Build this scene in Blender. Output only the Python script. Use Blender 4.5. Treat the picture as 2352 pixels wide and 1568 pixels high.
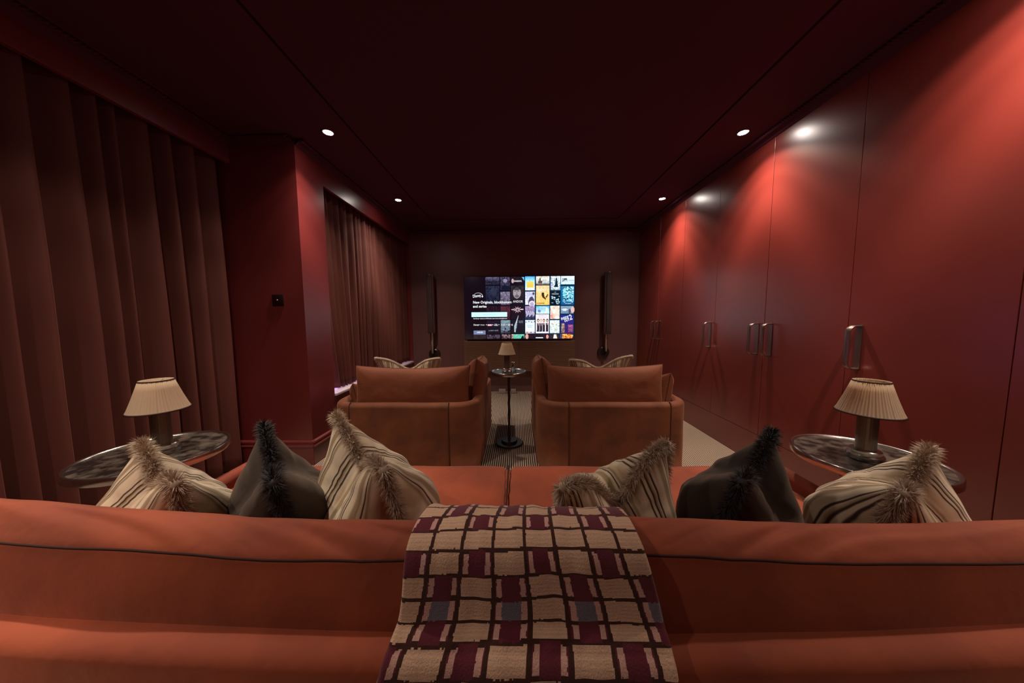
import bpy, bmesh, math, random
import numpy as np
from mathutils import Vector, Matrix, noise

for o in list(bpy.data.objects): bpy.data.objects.remove(o)
S = bpy.context.scene
COL = S.collection
R = math.radians
random.seed(4)

# ------------------------------------------------------------------ camera
F, CH = 675.0, 1.12
yaw, pit, rol = R(0.94), R(4.6), R(0.4)
fw = Vector((-math.sin(yaw)*math.cos(pit), math.cos(yaw)*math.cos(pit), -math.sin(pit)))
rt = Vector((math.cos(yaw), math.sin(yaw), 0)); up = rt.cross(fw)
r2 = rt*math.cos(rol)-up*math.sin(rol); u2 = up*math.cos(rol)+rt*math.sin(rol)
cd = bpy.data.cameras.new('camera'); cam = bpy.data.objects.new('camera', cd); COL.objects.link(cam)
cd.sensor_width = 36; cd.lens = F/2352*36; cd.clip_start = 0.02
M = Matrix((r2, u2, -fw)).transposed().to_4x4(); M.translation = (0, 0, CH); cam.matrix_world = M
S.camera = cam

# ------------------------------------------------------------------ world, exposure, light
W = bpy.data.worlds.new('world'); S.world = W; W.use_nodes = True
W.node_tree.nodes['Background'].inputs[0].default_value = (0.50, 0.34, 0.95, 1)
W.node_tree.nodes['Background'].inputs[1].default_value = 30
S.view_settings.view_transform = 'Standard'; S.view_settings.look = 'None'
S.view_settings.exposure = 0.0; S.view_settings.gamma = 1.0; S.view_settings.use_curve_mapping = False
S.cycles.use_denoising = True
S.cycles.max_bounces = 8
S.cycles.sample_clamp_indirect = 4

CEIL = 2.40
SPOTS = [(1.59, 3.335), (1.59, 2.19), (1.59, 1.04), (1.59, -0.11),
         (-1.275, 3.275), (-1.29, 2.11), (-1.30, 0.96), (-1.31, -0.19)]
SPOT_W = 110.0
BEAM = [(60, 0.0), (48, .16), (36, .42), (22, .90), (12, .62), (0, .60)]
def spot(x, y, w):
    l = bpy.data.lights.new('downlight_beam', 'SPOT'); l.energy = w; l.color = (1, 0.84, 0.68)
    l.spot_size = R(140); l.spot_blend = .3; l.shadow_soft_size = 0.022
    # reflector beam: softer straight down, strongest around 40 degrees, nothing past 58
    l.use_nodes = True; nt = l.node_tree; em = nt.nodes['Emission']
    tc = nt.nodes.new('ShaderNodeTexCoord'); sx = nt.nodes.new('ShaderNodeSeparateXYZ'); ab = nt.nodes.new('ShaderNodeMath'); ab.operation = 'ABSOLUTE'
    cr = nt.nodes.new('ShaderNodeValToRGB'); cr.color_ramp.interpolation = 'EASE'
    for k_, (a_, v_) in enumerate(BEAM):
        p_ = math.cos(R(a_)); el = cr.color_ramp.elements[k_] if k_ < 2 else cr.color_ramp.elements.new(p_)
        el.position = p_; el.color = (v_, v_, v_, 1)
    nt.links.new(tc.outputs['Normal'], sx.inputs[0]); nt.links.new(sx.outputs[2], ab.inputs[0]); nt.links.new(ab.outputs[0], cr.inputs[0]); nt.links.new(cr.outputs[0], em.inputs['Strength'])
    o = bpy.data.objects.new('downlight_beam', l); COL.objects.link(o); o.location = (x, y, CEIL-0.012)
    return o

# ------------------------------------------------------------------ materials
def srgb(*c):
    return tuple(((v/255)/12.92 if v/255 <= .04045 else ((v/255+.055)/1.055)**2.4) for v in c)
def mat(name, col, rough=.6, metal=0, sheen=0, sheen_tint=None, spec=.5, coat=0, ior=None, trans=0, sheen_rough=.4):
    m = bpy.data.materials.new(name); m.use_nodes = True
    b = m.node_tree.nodes['Principled BSDF']
    b.inputs['Base Color'].default_value = (*col, 1); b.inputs['Roughness'].default_value = rough
    b.inputs['Metallic'].default_value = metal; b.inputs['Sheen Weight'].default_value = sheen
    b.inputs['Sheen Roughness'].default_value = sheen_rough
    if sheen_tint: b.inputs['Sheen Tint'].default_value = (*sheen_tint, 1)
    b.inputs['Specular IOR Level'].default_value = spec
    b.inputs['Coat Weight'].default_value = coat
    if ior: b.inputs['IOR'].default_value = ior
    b.inputs['Transmission Weight'].default_value = trans
    return m
def N(m, t, **kw):
    n = m.node_tree.nodes.new(t)
    for k, v in kw.items(): setattr(n, k, v)
    return n
def L(m, a, b): m.node_tree.links.new(a, b)
def bsdf(m): return m.node_tree.nodes['Principled BSDF']
def add_bump(m, scale, strength, dist=.002, detail=3, coord='Object', stretch=None):
    tc = N(m, 'ShaderNodeTexCoord'); nz = N(m, 'ShaderNodeTexNoise'); nz.inputs['Scale'].default_value = scale
    nz.inputs['Detail'].default_value = detail
    if stretch:
        mp = N(m, 'ShaderNodeMapping'); mp.inputs['Scale'].default_value = stretch
        L(m, tc.outputs[coord], mp.inputs[0]); L(m, mp.outputs[0], nz.inputs['Vector'])
    else: L(m, tc.outputs[coord], nz.inputs['Vector'])
    bp = N(m, 'ShaderNodeBump'); bp.inputs['Strength'].default_value = strength; bp.inputs['Distance'].default_value = dist
    L(m, nz.outputs['Fac'], bp.inputs['Height']); L(m, bp.outputs[0], bsdf(m).inputs['Normal'])
    return nz
def add_var(m, c1, c2, scale=6, detail=4, lo=.35, hi=.65, stretch=None):
    tc = N(m, 'ShaderNodeTexCoord'); nz = N(m, 'ShaderNodeTexNoise'); nz.inputs['Scale'].default_value = scale
    nz.inputs['Detail'].default_value = detail
    src = tc.outputs['Object']
    if stretch:
        mp = N(m, 'ShaderNodeMapping'); mp.inputs['Scale'].default_value = stretch
        L(m, src, mp.inputs[0]); src = mp.outputs[0]
    L(m, src, nz.inputs['Vector'])
    cr = N(m, 'ShaderNodeValToRGB'); cr.color_ramp.elements[0].position = lo; cr.color_ramp.elements[1].position = hi
    cr.color_ramp.elements[0].color = (*c1, 1); cr.color_ramp.elements[1].color = (*c2, 1)
    L(m, nz.outputs['Fac'], cr.inputs[0]); L(m, cr.outputs[0], bsdf(m).inputs['Base Color'])

MT = {}
MT['paint'] = mat('maroon_satin_paint', (.165, .021, .022), .33, ior=1.8); add_bump(MT['paint'], 90, .05, .001)
MT['door'] = mat('maroon_lacquer_door', (.225, .029, .021), .31, ior=1.9); add_bump(MT['door'], 120, .04, .001)
MT['ceil'] = mat('maroon_ceiling_paint', (.085, .019, .034), .85, spec=.15)
MT['back'] = mat('maroon_back_wall_paint', (.15, .060, .058), .42, spec=.6)
MT['curtain'] = mat('rust_velvet_curtain', (.090, .015, .009), .8, sheen=.16, sheen_tint=(1, .40, .30)); add_bump(MT['curtain'], 300, .1, .001)
MT['sofa'] = mat('burnt_orange_velvet', (.36, .068, .022), .8, sheen=.35, sheen_tint=(1, .5, .35))
add_var(MT['sofa'], (.24, .040, .014), (.36, .066, .022), 5, 5)
add_bump(MT['sofa'], 9, .35, .02, 4)
MT['chair'] = mat('rust_brown_velvet', (.25, .068, .020), .8, sheen=.22, sheen_tint=(1, .5, .3))
add_var(MT['chair'], (.13, .036, .014), (.215, .060, .020), 6, 5)
add_bump(MT['chair'], 12, .25, .015, 4)
MT['chair_cushion'] = mat('rust_velvet_cushion', (.19, .045, .014), .8, sheen=.22, sheen_tint=(1, .5, .3)); add_bump(MT['chair_cushion'], 7, .4, .02, 5)
MT['seam'] = mat('dark_rust_piping', (.035, .007, .004), .9)
MT['seam_soft'] = mat('rust_brown_piping', (.085, .024, .010), .9)
MT['steel'] = mat('brushed_steel', (.62, .58, .54), .22, 1)
MT['dark_metal'] = mat('dark_bronze_metal', (.10, .075, .07), .35, 1)
MT['bronze'] = mat('antique_bronze_handle', (.32, .22, .19), .38, 1)
MT['glass_dark'] = mat('antiqued_dark_mirror', (.08, .06, .05), .30, .1)
add_var(MT['glass_dark'], (.02, .015, .013), (.13, .10, .08), 30, 8, .42, .62)
MT['smoke'] = mat('fluted_bronze_column', (.16, .12, .09), .4, .7)
MT['shade'] = mat('pleated_cream_silk', (.80, .62, .44), .85, sheen=.2)
_m = MT['shade']; _t = N(_m, 'ShaderNodeBsdfTranslucent'); _t.inputs[0].default_value = (.85, .62, .42, 1)
_x = N(_m, 'ShaderNodeMixShader'); _x.inputs[0].default_value = .35; _o = _m.node_tree.nodes['Material Output']
L(_m, bsdf(_m).outputs[0], _x.inputs[1]); L(_m, _t.outputs[0], _x.inputs[2]); L(_m, _x.outputs[0], _o.inputs[0])
MT['trimdark'] = mat('dark_brown_band', (.05, .02, .018), .6)
MT['wood'] = mat('ribbed_walnut', (.24, .12, .08), .45, spec=.5); add_bump(MT['wood'], 20, .1, .002, stretch=(1, 10, 10))
MT['black'] = mat('black_gloss', (.012, .010, .012), .2)
MT['grille'] = mat('speaker_grille_cloth', (.055, .030, .030), .8)
MT['spk_side'] = mat('speaker_anodised_side', (.30, .18, .16), .35, .8)
MT['dark_velvet'] = mat('dark_olive_brown_velvet', (.040, .025, .017), .8, sheen=.20, sheen_tint=(1, .75, .6)); add_bump(MT['dark_velvet'], 8, .3, .02, 4)
MT['fringe'] = mat('taupe_brush_fringe', (.50, .37, .27), .8, sheen=.2)
MT['fringe_dark'] = mat('charcoal_brush_fringe', (.030, .020, .022), .75, sheen=.25)
MT['grey'] = mat('pale_grey_plastic', (.32, .26, .23), .5)
MT['sill'] = mat('lilac_lit_sill', (.62, .50, .56), .4)  # lilac cast of the window light put into the sill colour
MT['glass'] = mat('clear_glass', (1, 1, 1), .03, trans=1.0, ior=1.45)
def emis(name, col, s):
    m = bpy.data.materials.new(name); m.use_nodes = True; nt = m.node_tree; nt.nodes.clear()
    e = nt.nodes.new('ShaderNodeEmission'); e.inputs[0].default_value = (*col, 1); e.inputs[1].default_value = s
    o = nt.nodes.new('ShaderNodeOutputMaterial'); nt.links.new(e.outputs[0], o.inputs[0]); return m
MT['lamp_on'] = emis('downlight_glow', (1, .88, .80), 130)

# carpet: woven fine stripes running to the screen
m = MT['carpet'] = mat('striped_carpet', (.5, .4, .3), .95)
tc = N(m, 'ShaderNodeTexCoord'); sx = N(m, 'ShaderNodeSeparateXYZ'); L(m, tc.outputs['Object'], sx.inputs[0])
mu = N(m, 'ShaderNodeMath', operation='MULTIPLY'); mu.inputs[1].default_value = 1/0.0165; L(m, sx.outputs[0], mu.inputs[0])
fr = N(m, 'ShaderNodeMath', operation='FRACT'); L(m, mu.outputs[0], fr.inputs[0])
cr = N(m, 'ShaderNodeValToRGB'); e = cr.color_ramp.elements
e[0].position = .44; e[0].color = (.035, .014, .012, 1); e[1].position = .52; e[1].color = (.52, .40, .30, 1)
x = e.new(.95); x.color = (.52, .40, .30, 1); x = e.new(1.0); x.color = (.035, .014, .012, 1)
L(m, fr.outputs[0], cr.inputs[0]); L(m, cr.outputs[0], bsdf(m).inputs['Base Color'])
add_bump(m, 500, .3, .002)

# striped ikat cushion cloth (uses the cushion's own UV map)
def stripe_mat(name, reps, shift=0.0):
    m = mat(name, (.7, .55, .4), .85, sheen=.15)
    tc = N(m, 'ShaderNodeTexCoord'); mp = N(m, 'ShaderNodeMapping'); L(m, tc.outputs['UV'], mp.inputs[0])
    nz = N(m, 'ShaderNodeTexNoise'); nz.inputs['Scale'].default_value = 3; L(m, tc.outputs['UV'], nz.inputs['Vector'])
    sx = N(m, 'ShaderNodeSeparateXYZ'); L(m, mp.outputs[0], sx.inputs[0])
    a = N(m, 'ShaderNodeMath', operation='MULTIPLY_ADD'); a.inputs[1].default_value = .03; L(m, nz.outputs['Fac'], a.inputs[0]); L(m, sx.outputs[0], a.inputs[2])
    mu = N(m, 'ShaderNodeMath', operation='MULTIPLY_ADD'); mu.inputs[1].default_value = reps; mu.inputs[2].default_value = shift; L(m, a.outputs[0], mu.inputs[0])
    fr = N(m, 'ShaderNodeMath', operation='FRACT'); L(m, mu.outputs[0], fr.inputs[0])
    cr = N(m, 'ShaderNodeValToRGB'); el = cr.color_ramp.elements
    cream, tan, dk = (.74, .59, .43, 1), (.36, .25, .14, 1), (.060, .032, .022, 1)
    stops = [(0, cream), (.10, cream), (.115, dk), (.135, dk), (.15, cream), (.19, cream), (.205, dk), (.225, dk), (.24, tan), (.29, cream),
             (.305, dk), (.33, dk), (.345, cream), (.50, cream), (.56, tan), (.66, tan), (.70, cream), (.74, cream), (.755, dk), (.77, dk), (.785, cream),
             (.83, tan), (.88, cream), (1, cream)]
    el[0].position = 0; el[0].color = cream; el[1].position = 1; el[1].color = cream
    for p, c in stops[1:-1]:
        x = el.new(p); x.color = c
    L(m, fr.outputs[0], cr.inputs[0])
    # ikat blotches: tan flames along the stripes
    mp2 = N(m, 'ShaderNodeMapping'); mp2.inputs['Scale'].default_value = (9, 2.2, 1); L(m, tc.outputs['UV'], mp2.inputs[0])
    n2 = N(m, 'ShaderNodeTexNoise'); n2.inputs['Scale'].default_value = 1.0; n2.inputs['Detail'].default_value = 3; L(m, mp2.outputs[0], n2.inputs['Vector'])
    r2_ = N(m, 'ShaderNodeValToRGB'); r2_.color_ramp.elements[0].position = .50; r2_.color_ramp.elements[1].position = .64
    L(m, n2.outputs['Fac'], r2_.inputs[0])
    mx = N(m, 'ShaderNodeMix', data_type='RGBA', blend_type='MULTIPLY')
    mlt = N(m, 'ShaderNodeMath', operation='MULTIPLY'); mlt.inputs[1].default_value = .75; L(m, r2_.outputs[0], mlt.inputs[0])
    L(m, mlt.outputs[0], mx.inputs[0]); L(m, cr.outputs[0], mx.inputs[6]); mx.inputs[7].default_value = (.52, .42, .30, 1)
    L(m, mx.outputs[2], bsdf(m).inputs['Base Color'])
    add_bump(m, 250, .15, .001)
    return m
MT['stripe'] = stripe_mat('striped_ikat_cloth', 3.0)

def attr_mat(name, emit=None, rough=.9):
    m = mat(name, (.5, .5, .5), rough); a = N(m, 'ShaderNodeAttribute', attribute_name='Col')
    if emit:
        bsdf(m).inputs['Base Color'].default_value = (.004, .004, .005, 1); bsdf(m).inputs['Roughness'].default_value = .15
        L(m, a.outputs['Color'], bsdf(m).inputs['Emission Color']); bsdf(m).inputs['Emission Strength'].default_value = emit
    else: L(m, a.outputs['Color'], bsdf(m).inputs['Base Color'])
    return m

# ------------------------------------------------------------------ builders
def mesh(name, verts, faces, mt, parent=None, smooth=True, loc=None, mats=None, uvs=None):
    me = bpy.data.meshes.new(name); me.from_pydata([tuple(v) for v in verts], [], faces)
    if mats:
        for k in mats: me.materials.append(k)
    elif mt is not None: me.materials.append(mt)
    if smooth: me.polygons.foreach_set('use_smooth', [True]*len(me.polygons))
    if uvs is not None:
        uvl = me.uv_layers.new(name='UVMap'); idx = np.zeros(len(me.loops), dtype=np.int64)
        me.loops.foreach_get('vertex_index', idx); uvl.data.foreach_set('uv', np.asarray(uvs, dtype=np.float32)[idx].ravel())
    me.update(); o = bpy.data.objects.new(name, me); COL.objects.link(o)
    if parent: o.parent = parent
    if loc: o.location = loc
    return o
def thing(name, label, cat, loc=(0, 0, 0), rz=0, group=None):
    o = bpy.data.objects.new(name, None); COL.objects.link(o); o.empty_display_size = .1
    o.location = loc; o.rotation_euler = (0, 0, rz); tag(o, label, cat, group); return o
def tag(o, label=None, cat=None, group=None, kind=None):
    if label: o['label'] = label
    if cat: o['category'] = cat
    if group: o['group'] = group
    if kind: o['kind'] = kind
    return o
class G:
    """geometry collector"""
    def __init__(s): s.v = []; s.f = []
    def add(s, v, f):
        n = len(s.v); s.v += [tuple(p) for p in v]; s.f += [tuple(i+n for i in q) for q in f]; return s
    def box(s, x0, x1, y0, y1, z0, z1, b=0.0):
        if x0 > x1: x0, x1 = x1, x0
        if y0 > y1: y0, y1 = y1, y0
        bm = bmesh.new(); bmesh.ops.create_cube(bm, size=1)
        for v in bm.verts: v.co = Vector(((x0+x1)/2+v.co.x*(x1-x0), (y0+y1)/2+v.co.y*(y1-y0), (z0+z1)/2+v.co.z*(z1-z0)))
        if b: bmesh.ops.bevel(bm, geom=bm.edges[:], offset=b, segments=2, affect='EDGES', profile=.5)
        bm.verts.index_update(); s.add([v.co[:] for v in bm.verts], [[v.index for v in f.verts] for f in bm.faces]); bm.free(); return s
    def lathe(s, prof, seg=48, c=(0, 0, 0), axis='z', rfn=None):
        v = []; n = len(prof)
        for i in range(seg):
            a = 2*math.pi*i/seg
            for r, z in prof:
                rr = r*(rfn(a, r, z) if rfn else 1)
                p = (rr*math.cos(a), rr*math.sin(a), z)
                if axis == 'y': p = (p[0], p[2], p[1])
                if axis == 'x': p = (p[2], p[0], p[1])
                v.append((c[0]+p[0], c[1]+p[1], c[2]+p[2]))
        f = [(i*n+j, ((i+1) % seg)*n+j, ((i+1) % seg)*n+j+1, i*n+j+1) for i in range(seg) for j in range(n-1)]
        return s.add(v, f)
    def tube(s, path, r, seg=12, closed=False, cap=True):
        path = [Vector(p) for p in path]; n = len(path); v = []
        prev = None
        for i, p in enumerate(path):
            if closed: t = (path[(i+1) % n]-path[i-1]).normalized()
            else: t = (path[min(i+1, n-1)]-path[max(i-1, 0)]).normalized()
            if prev is None:
                a = t.orthogonal().normalized()
            else: a = (prev-t*prev.dot(t)).normalized()
            prev = a; b = t.cross(a); rr = r(i) if callable(r) else r
            for k in range(seg):
                an = 2*math.pi*k/seg; v.append(p+(a*math.cos(an)+b*math.sin(an))*rr)
        f = []
        m_ = n if closed else n-1
        for i in range(m_):
            for k in range(seg):
                f.append((i*seg+k, i*seg+(k+1) % seg, ((i+1) % n)*seg+(k+1) % seg, ((i+1) % n)*seg+k))
        if cap and not closed:
            f.append(tuple(range(seg))[::-1]); f.append(tuple((n-1)*seg+k for k in range(seg)))
        return s.add(v, f)
    def obj(s, name, mt, parent=None, smooth=True, loc=None, angle=None, uvs=None):
        o = mesh(name, s.v, s.f, mt, parent, smooth, loc, uvs=uvs)
        if smooth and angle is not None:
            try: o.data.set_sharp_from_angle(angle=R(angle))
            except Exception: pass
        return o
def grid_faces(nu, nv, wrapu=False):
    f = []
    for i in range(nu if wrapu else nu-1):
        for j in range(nv-1):
            a = i*nv+j; b = ((i+1) % nu)*nv+j; f.append((a, b, b+1, a+1))
    return f
def struct(name, g, mt, smooth=False, angle=None, parent=None):
    o = g.obj(name, mt, parent, smooth, angle=angle)
    if parent is None: o['kind'] = 'structure'
    return o
def nz(x, y, z, s=1): return noise.noise(Vector((x*s, y*s, z*s)))
def smooth01(t): t = max(0, min(1, t)); return t*t*(3-2*t)

# ------------------------------------------------------------------ the room
XR, XL, XS, YB, YN = 1.803, -2.05, -1.575, 4.42, -1.30     # right doors, near left wall, far left wall, back wall, wall behind
YRET, YO0, YO1 = 2.17, 2.47, 4.405                          # return wall, window opening
struct('floor', G().box(-2.6, 2.0, YN-.1, YB+.1, -.06, 0), MT['carpet'])
# ceiling: border at 2.40, centre panel recessed upwards a little
g = G(); gx0, gx1, gy1, gy0 = -1.125, 1.335, 3.96, -0.9
g.box(-2.6, gx0, YN-.1, YB+.1, CEIL, CEIL+.08); g.box(gx1, 2.0, YN-.1, YB+.1, CEIL, CEIL+.08)
g.box(gx0, gx1, gy1, YB+.1, CEIL, CEIL+.08); g.box(gx0, gx1, YN-.1, gy0, CEIL, CEIL+.08)
g.box(gx0+.012, gx1-.012, gy0+.012, gy1-.012, CEIL+.004, CEIL+.08); g.box(gx0, gx1, gy0, gy1, CEIL+.02, CEIL+.09)
struct('ceiling', g, MT['ceil'])
struct('wall_back', G().box(-2.6, 2.0, YB, YB+.1, 0, CEIL+.1), MT['back'])
struct('wall_front', G().box(-2.6, 2.0, YN-.1, YN, 0, CEIL+.1), MT['paint'])
struct('wall_right', G().box(XR+.02, XR+.12, YN, YB, 0, CEIL+.1), MT['paint'])
# near left wall: dropped pelmet above the near curtain, wall behind it
g = G().box(XL-.30, XL-.22, YN, YRET, 0, CEIL+.1)
struct('wall_left', g, MT['paint'])
struct('trim_1', G().box(XL-.03, XL, YN, YRET, 2.235, CEIL, .002), MT['paint'])           # pelmet over near curtain
# block between the alcoves: return wall and far-left wall with window opening
g = G(); g.box(XL-.30, XS, YRET, YO0, 0, CEIL+.1)
g.box(XS-.42, XS, YO0, YO1, 0, .455); g.box(XS-.03, XS, YO0, YO1, 2.205, CEIL+.1); g.box(XS-.42, XS, YO1, YB, 0, CEIL+.1)
g.box(XS-.42, XS-.03, YO0, YO1, 2.32, CEIL+.1)
struct('wall_left_far', g, MT['paint'])
# window behind the far curtain
w = thing('window_1', None, None, (XS-.36, (YO0+YO1)/2, 0)); w['kind'] = 'structure'
for k in ('label', 'category'):
    if k in w: del w[k]
hw = (YO1-YO0)/2
g = G(); g.box(-.03, .03, -hw, hw, .455, .52); g.box(-.03, .03, -hw, hw, 2.26, 2.32); g.box(-.03, .03, -hw, -hw+.06, .52, 2.26); g.box(-.03, .03, hw-.06, hw, .52, 2.26)
g.box(-.03, .03, -.03, .03, .52, 2.26)
g.obj('window_frame', MT['grey'], w, False)
for a, b in ((-hw+.06, -.03), (.03, hw-.06)): G().box(-.004, .004, a, b, .52, 2.26).obj('pane', MT['glass'], w, False)
o = struct('trim_2', G().box(XS-.40, XS+.012, YO0+.004, YO1-.004, .455, .480, .006), MT['sill'])   # window sill
# skirting: tall board with a double ridged cap
def skirting(name, p, q, nrm):
    p, q, nrm = Vector(p), Vector(q), Vector(nrm)
    prof = [(0, 0), (.012, 0), (.012, .138), (.020, .142), (.023, .150), (.018, .158), (.013, .161), (.014, .168), (.019, .174), (.017, .184), (.009, .190), (0, .192)]
    v = []
    for P in (p, q):
        for d, z in prof: v.append(P+nrm*d+Vector((0, 0, z)))
    n = len(prof); g = G().add(v, [(i, i+1, n+i+1, n+i) for i in range(n-1)]+[tuple(range(n))[::-1], tuple(range(n, 2*n))])
    return struct(name, g, MT['paint'], True, 30)
skirting('baseboard_return', (XL-.22, YRET, 0), (XS+.015, YRET, 0), (0, -1, 0))
skirting('baseboard_left', (XS, YRET-.015, 0), (XS, YB, 0), (1, 0, 0))
skirting('baseboard_back_left', (XS, YB, 0), (-.80, YB, 0), (0, -1, 0))
skirting('baseboard_back_right', (.86, YB, 0), (XR, YB, 0), (0, -1, 0))
# cornice: small cove with a twisted rope
def cornice(name, p, q, nrm):
    p, q, nrm = Vector(p), Vector(q), Vector(nrm)
    t = (q-p).normalized(); Lg = (q-p).length
    prof = [(0, -.045), (.012, -.040), (.020, -.030), (.034, -.018), (.052, -.008), (.075, 0)]
    v = []
    for P in (p, q):
        for d, z in prof: v.append(P+nrm*d+Vector((0, 0, CEIL+z)))
    n = len(prof); g = G().add(v, [(i, i+1, n+i+1, n+i) for i in range(n-1)])
    r, pitch = .0125, .055; c0 = p+nrm*.052+Vector((0, 0, CEIL-.014)); st = .009; ns = int(Lg/st)
    for ph in (0, math.pi/1.5, 2*math.pi/1.5):
        path = []
        for i in range(ns+1):
            a = ph+2*math.pi*i*st/pitch
            path.append(c0+t*(i*st)+nrm*(math.cos(a)*r*.62)+Vector((0, 0, math.sin(a)*r*.62)))
        g.tube(path, r*.62, 5, cap=False)
    return struct(name, g, MT['ceil'], True)
cornice('trim_3', (XR, YN, 0), (XR, YB, 0), (-1, 0, 0))
cornice('trim_4', (XS, YB, 0), (XR, YB, 0), (0, -1, 0))
cornice('trim_5', (XL, YN, 0), (XL, YRET, 0), (1, 0, 0))
cornice('trim_6', (XL, YRET, 0), (XS, YRET, 0), (0, -1, 0))
cornice('trim_7', (XS, YRET, 0), (XS, YB, 0), (1, 0, 0))

# ------------------------------------------------------------------ wardrobe run on the right: doors and handles
SE = [4.35, 3.794, 3.253, 2.712, 2.171, 1.630, 1.089, .548, .007, -.534, -1.075]
def handle(parent, x, y, z0, z1):
    """arched strap pull: a stadium loop standing off the door on edge"""
    d, rr, w, t_ = .062, .031, .0135, .0045
    path = [(0.002, z0)]
    for k in range(13):
        a = math.pi*k/12*.5; path.append((-(d-rr)-rr*math.sin(a), z0+rr-rr*math.cos(a)))
    for k in range(13):
        a = math.pi*k/12*.5; path.append((-(d-rr)-rr*math.cos(a), z1-rr+rr*math.sin(a)))
    path.append((0.002, z1))
    v = []; n = len(path)
    sec = [(-w, -t_*.3), (-w*.7, -t_), (w*.7, -t_), (w, -t_*.3), (w, t_*.3), (w*.7, t_), (-w*.7, t_), (-w, t_*.3)]
    for i, (px, pz) in enumerate(path):
        a = Vector(path[min(i+1, n-1)])-Vector(path[max(i-1, 0)]); a.normalize(); nx, nz_ = -a.y, a.x
        for sy, sn in sec: v.append((x+px+nx*sn, y+sy, pz+nz_*sn))
    f = []
    for i in range(n-1):
        for k in range(8): f.append((i*8+k, i*8+(k+1) % 8, (i+1)*8+(k+1) % 8, (i+1)*8+k))
    g = G().add(v, f)
    # back plate: a matching slim stadium against the door
    st = []; hp = .0145
    for k in range(17): a = math.pi*k/16; st.append((y+hp*math.cos(a), z1-.002+hp*math.sin(a)))
    for k in range(17): a = math.pi+math.pi*k/16; st.append((y+hp*math.cos(a), z0+.002+hp*math.sin(a)))
    m_ = len(st); g.add([(x, a, b) for a, b in st]+[(x-.004, a, b) for a, b in st], [(k, (k+1) % m_, m_+(k+1) % m_, m_+k) for k in range(m_)]+[tuple(range(m_, 2*m_))])
    return g.obj('handle', MT['bronze'], parent, True, angle=40)
wd = thing('wardrobe', 'full-height run of maroon lacquered wardrobe doors with bronze arched pulls along the right wall', 'wardrobe', (XR, 0, 0))
G().box(0, .02, YN, 4.41, 0, .228).obj('plinth', MT['door'], wd, False)
G().box(0, .02, 4.353, 4.41, .231, 2.36).obj('end_panel', MT['door'], wd, False)
# which side of each door (index i = between SE[i] and SE[i+1]) carries the pull
side = ['near', 'far', 'near', 'near', 'far', 'far', 'near', 'far', 'near', 'far']
for i in range(len(SE)-1):
    d = G().box(0, .02, SE[i+1]+.0015, SE[i]-.0015, .231, 2.362, .0012).obj('door', MT['door'], wd, False)
    hy = SE[i+1]+.058 if side[i] == 'near' else SE[i]-.058
    handle(d, -.001, hy, .838, 1.064)
G().box(0, .02, YN, SE[-1]-.0015, .231, 2.362).obj('end_panel', MT['door'], wd, False)
G().box(.004, .02, YN, 4.41, 2.365, CEIL).obj('top_fascia', MT['door'], wd, False)

# ------------------------------------------------------------------ downlights
def downlight(x, y, label):
    t = thing('downlight', label, 'ceiling light', (x, y, CEIL), group='recessed ceiling spotlights')
    G().lathe([(.030, .001), (.030, -.003), (.036, -.006), (.043, -.004), (.044, .001)], 40).obj('bezel', MT['dark_metal'], t)
    G().lathe([(0, -.0045), (.020, -.0045), (.029, -.002)], 32).obj('lens', MT['lamp_on'], t)
    spot(x, y, SPOT_W*(.5 if y < 0 and x > 0 else 1))
lab = ['lit recessed spotlight over the wardrobes, farthest toward the screen', 'lit recessed spotlight over the wardrobes, above the second pair of handles',
       'lit recessed spotlight over the wardrobes beside the sofa', 'lit recessed spotlight over the wardrobes behind the sofa',
       'lit recessed spotlight near the far window curtain, closest to the screen wall', 'lit recessed spotlight on the ceiling above the projecting wall corner',
       'lit recessed spotlight over the left end of the sofa', 'lit recessed spotlight behind the left end of the sofa']
for (x, y), l_ in zip(SPOTS, lab): downlight(x, y, l_)

# ------------------------------------------------------------------ curtains
def curtain(name, x, y0, y1, z0, z1, nf, amp, label, seed, hang=None, startoff=0):
    rnd = random.Random(seed); cuts = [0]
    for i in range(nf): cuts.append(cuts[-1]+rnd.uniform(.6, 1.4))
    cuts = [c/cuts[-1] for c in cuts]; am = [rnd.uniform(.6, 1.25) for _ in range(nf)]; sk = [rnd.uniform(.55, .8) for _ in range(nf)]
    dr = [rnd.uniform(-.4, .4) for _ in range(nf+1)]
    nu, nv = nf*16+1, 26; v = []
    for iu in range(nu):
        k = min(iu//16, nf-1); fr_ = iu/16-k
        # asymmetric rounded fold: slow swell then sharp return
        s = sk[k]; w = fr_/s if fr_ < s else (1-fr_)/(1-s); bulge = math.sin(w*math.pi/2)**1.4
        for iv in range(nv):
            h = iv/(nv-1)
            c0 = cuts[k]+dr[k]*(1-h)*.25/nf*(0 < k); c1 = cuts[k+1]+dr[k+1]*(1-h)*.25/nf*(k+1 < nf)
            yy = y0+(y1-y0)*(c0+(c1-c0)*fr_)
            if startoff: yy += startoff*(1-h)**2.5*max(0, 1-(iu/nu)*4)
            a = amp*am[k]*(1.0-.45*h**3)*(1+.25*nz(iu*.05, h*1.6, seed))
            xx = x+a*(bulge-.5)*(1 if True else 0)+.008*nz(iu*.13, h*3, seed+5)
            v.append((xx, yy, z0+(z1-z0)*h))
    f = grid_faces(nu, nv); o = mesh(name, v, f, MT['curtain'])
    so = o.modifiers.new('thick', 'SOLIDIFY'); so.thickness = .004; so.offset = -1
    tag(o, label, 'curtain', 'floor-length velvet curtains' if z0 < .1 else None)
    return o
curtain('curtain', XL-.075, -1.25, 2.155, .012, 2.34, 30, .095, 'long dark rust velvet curtain covering the near left wall to the floor', 3)
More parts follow.
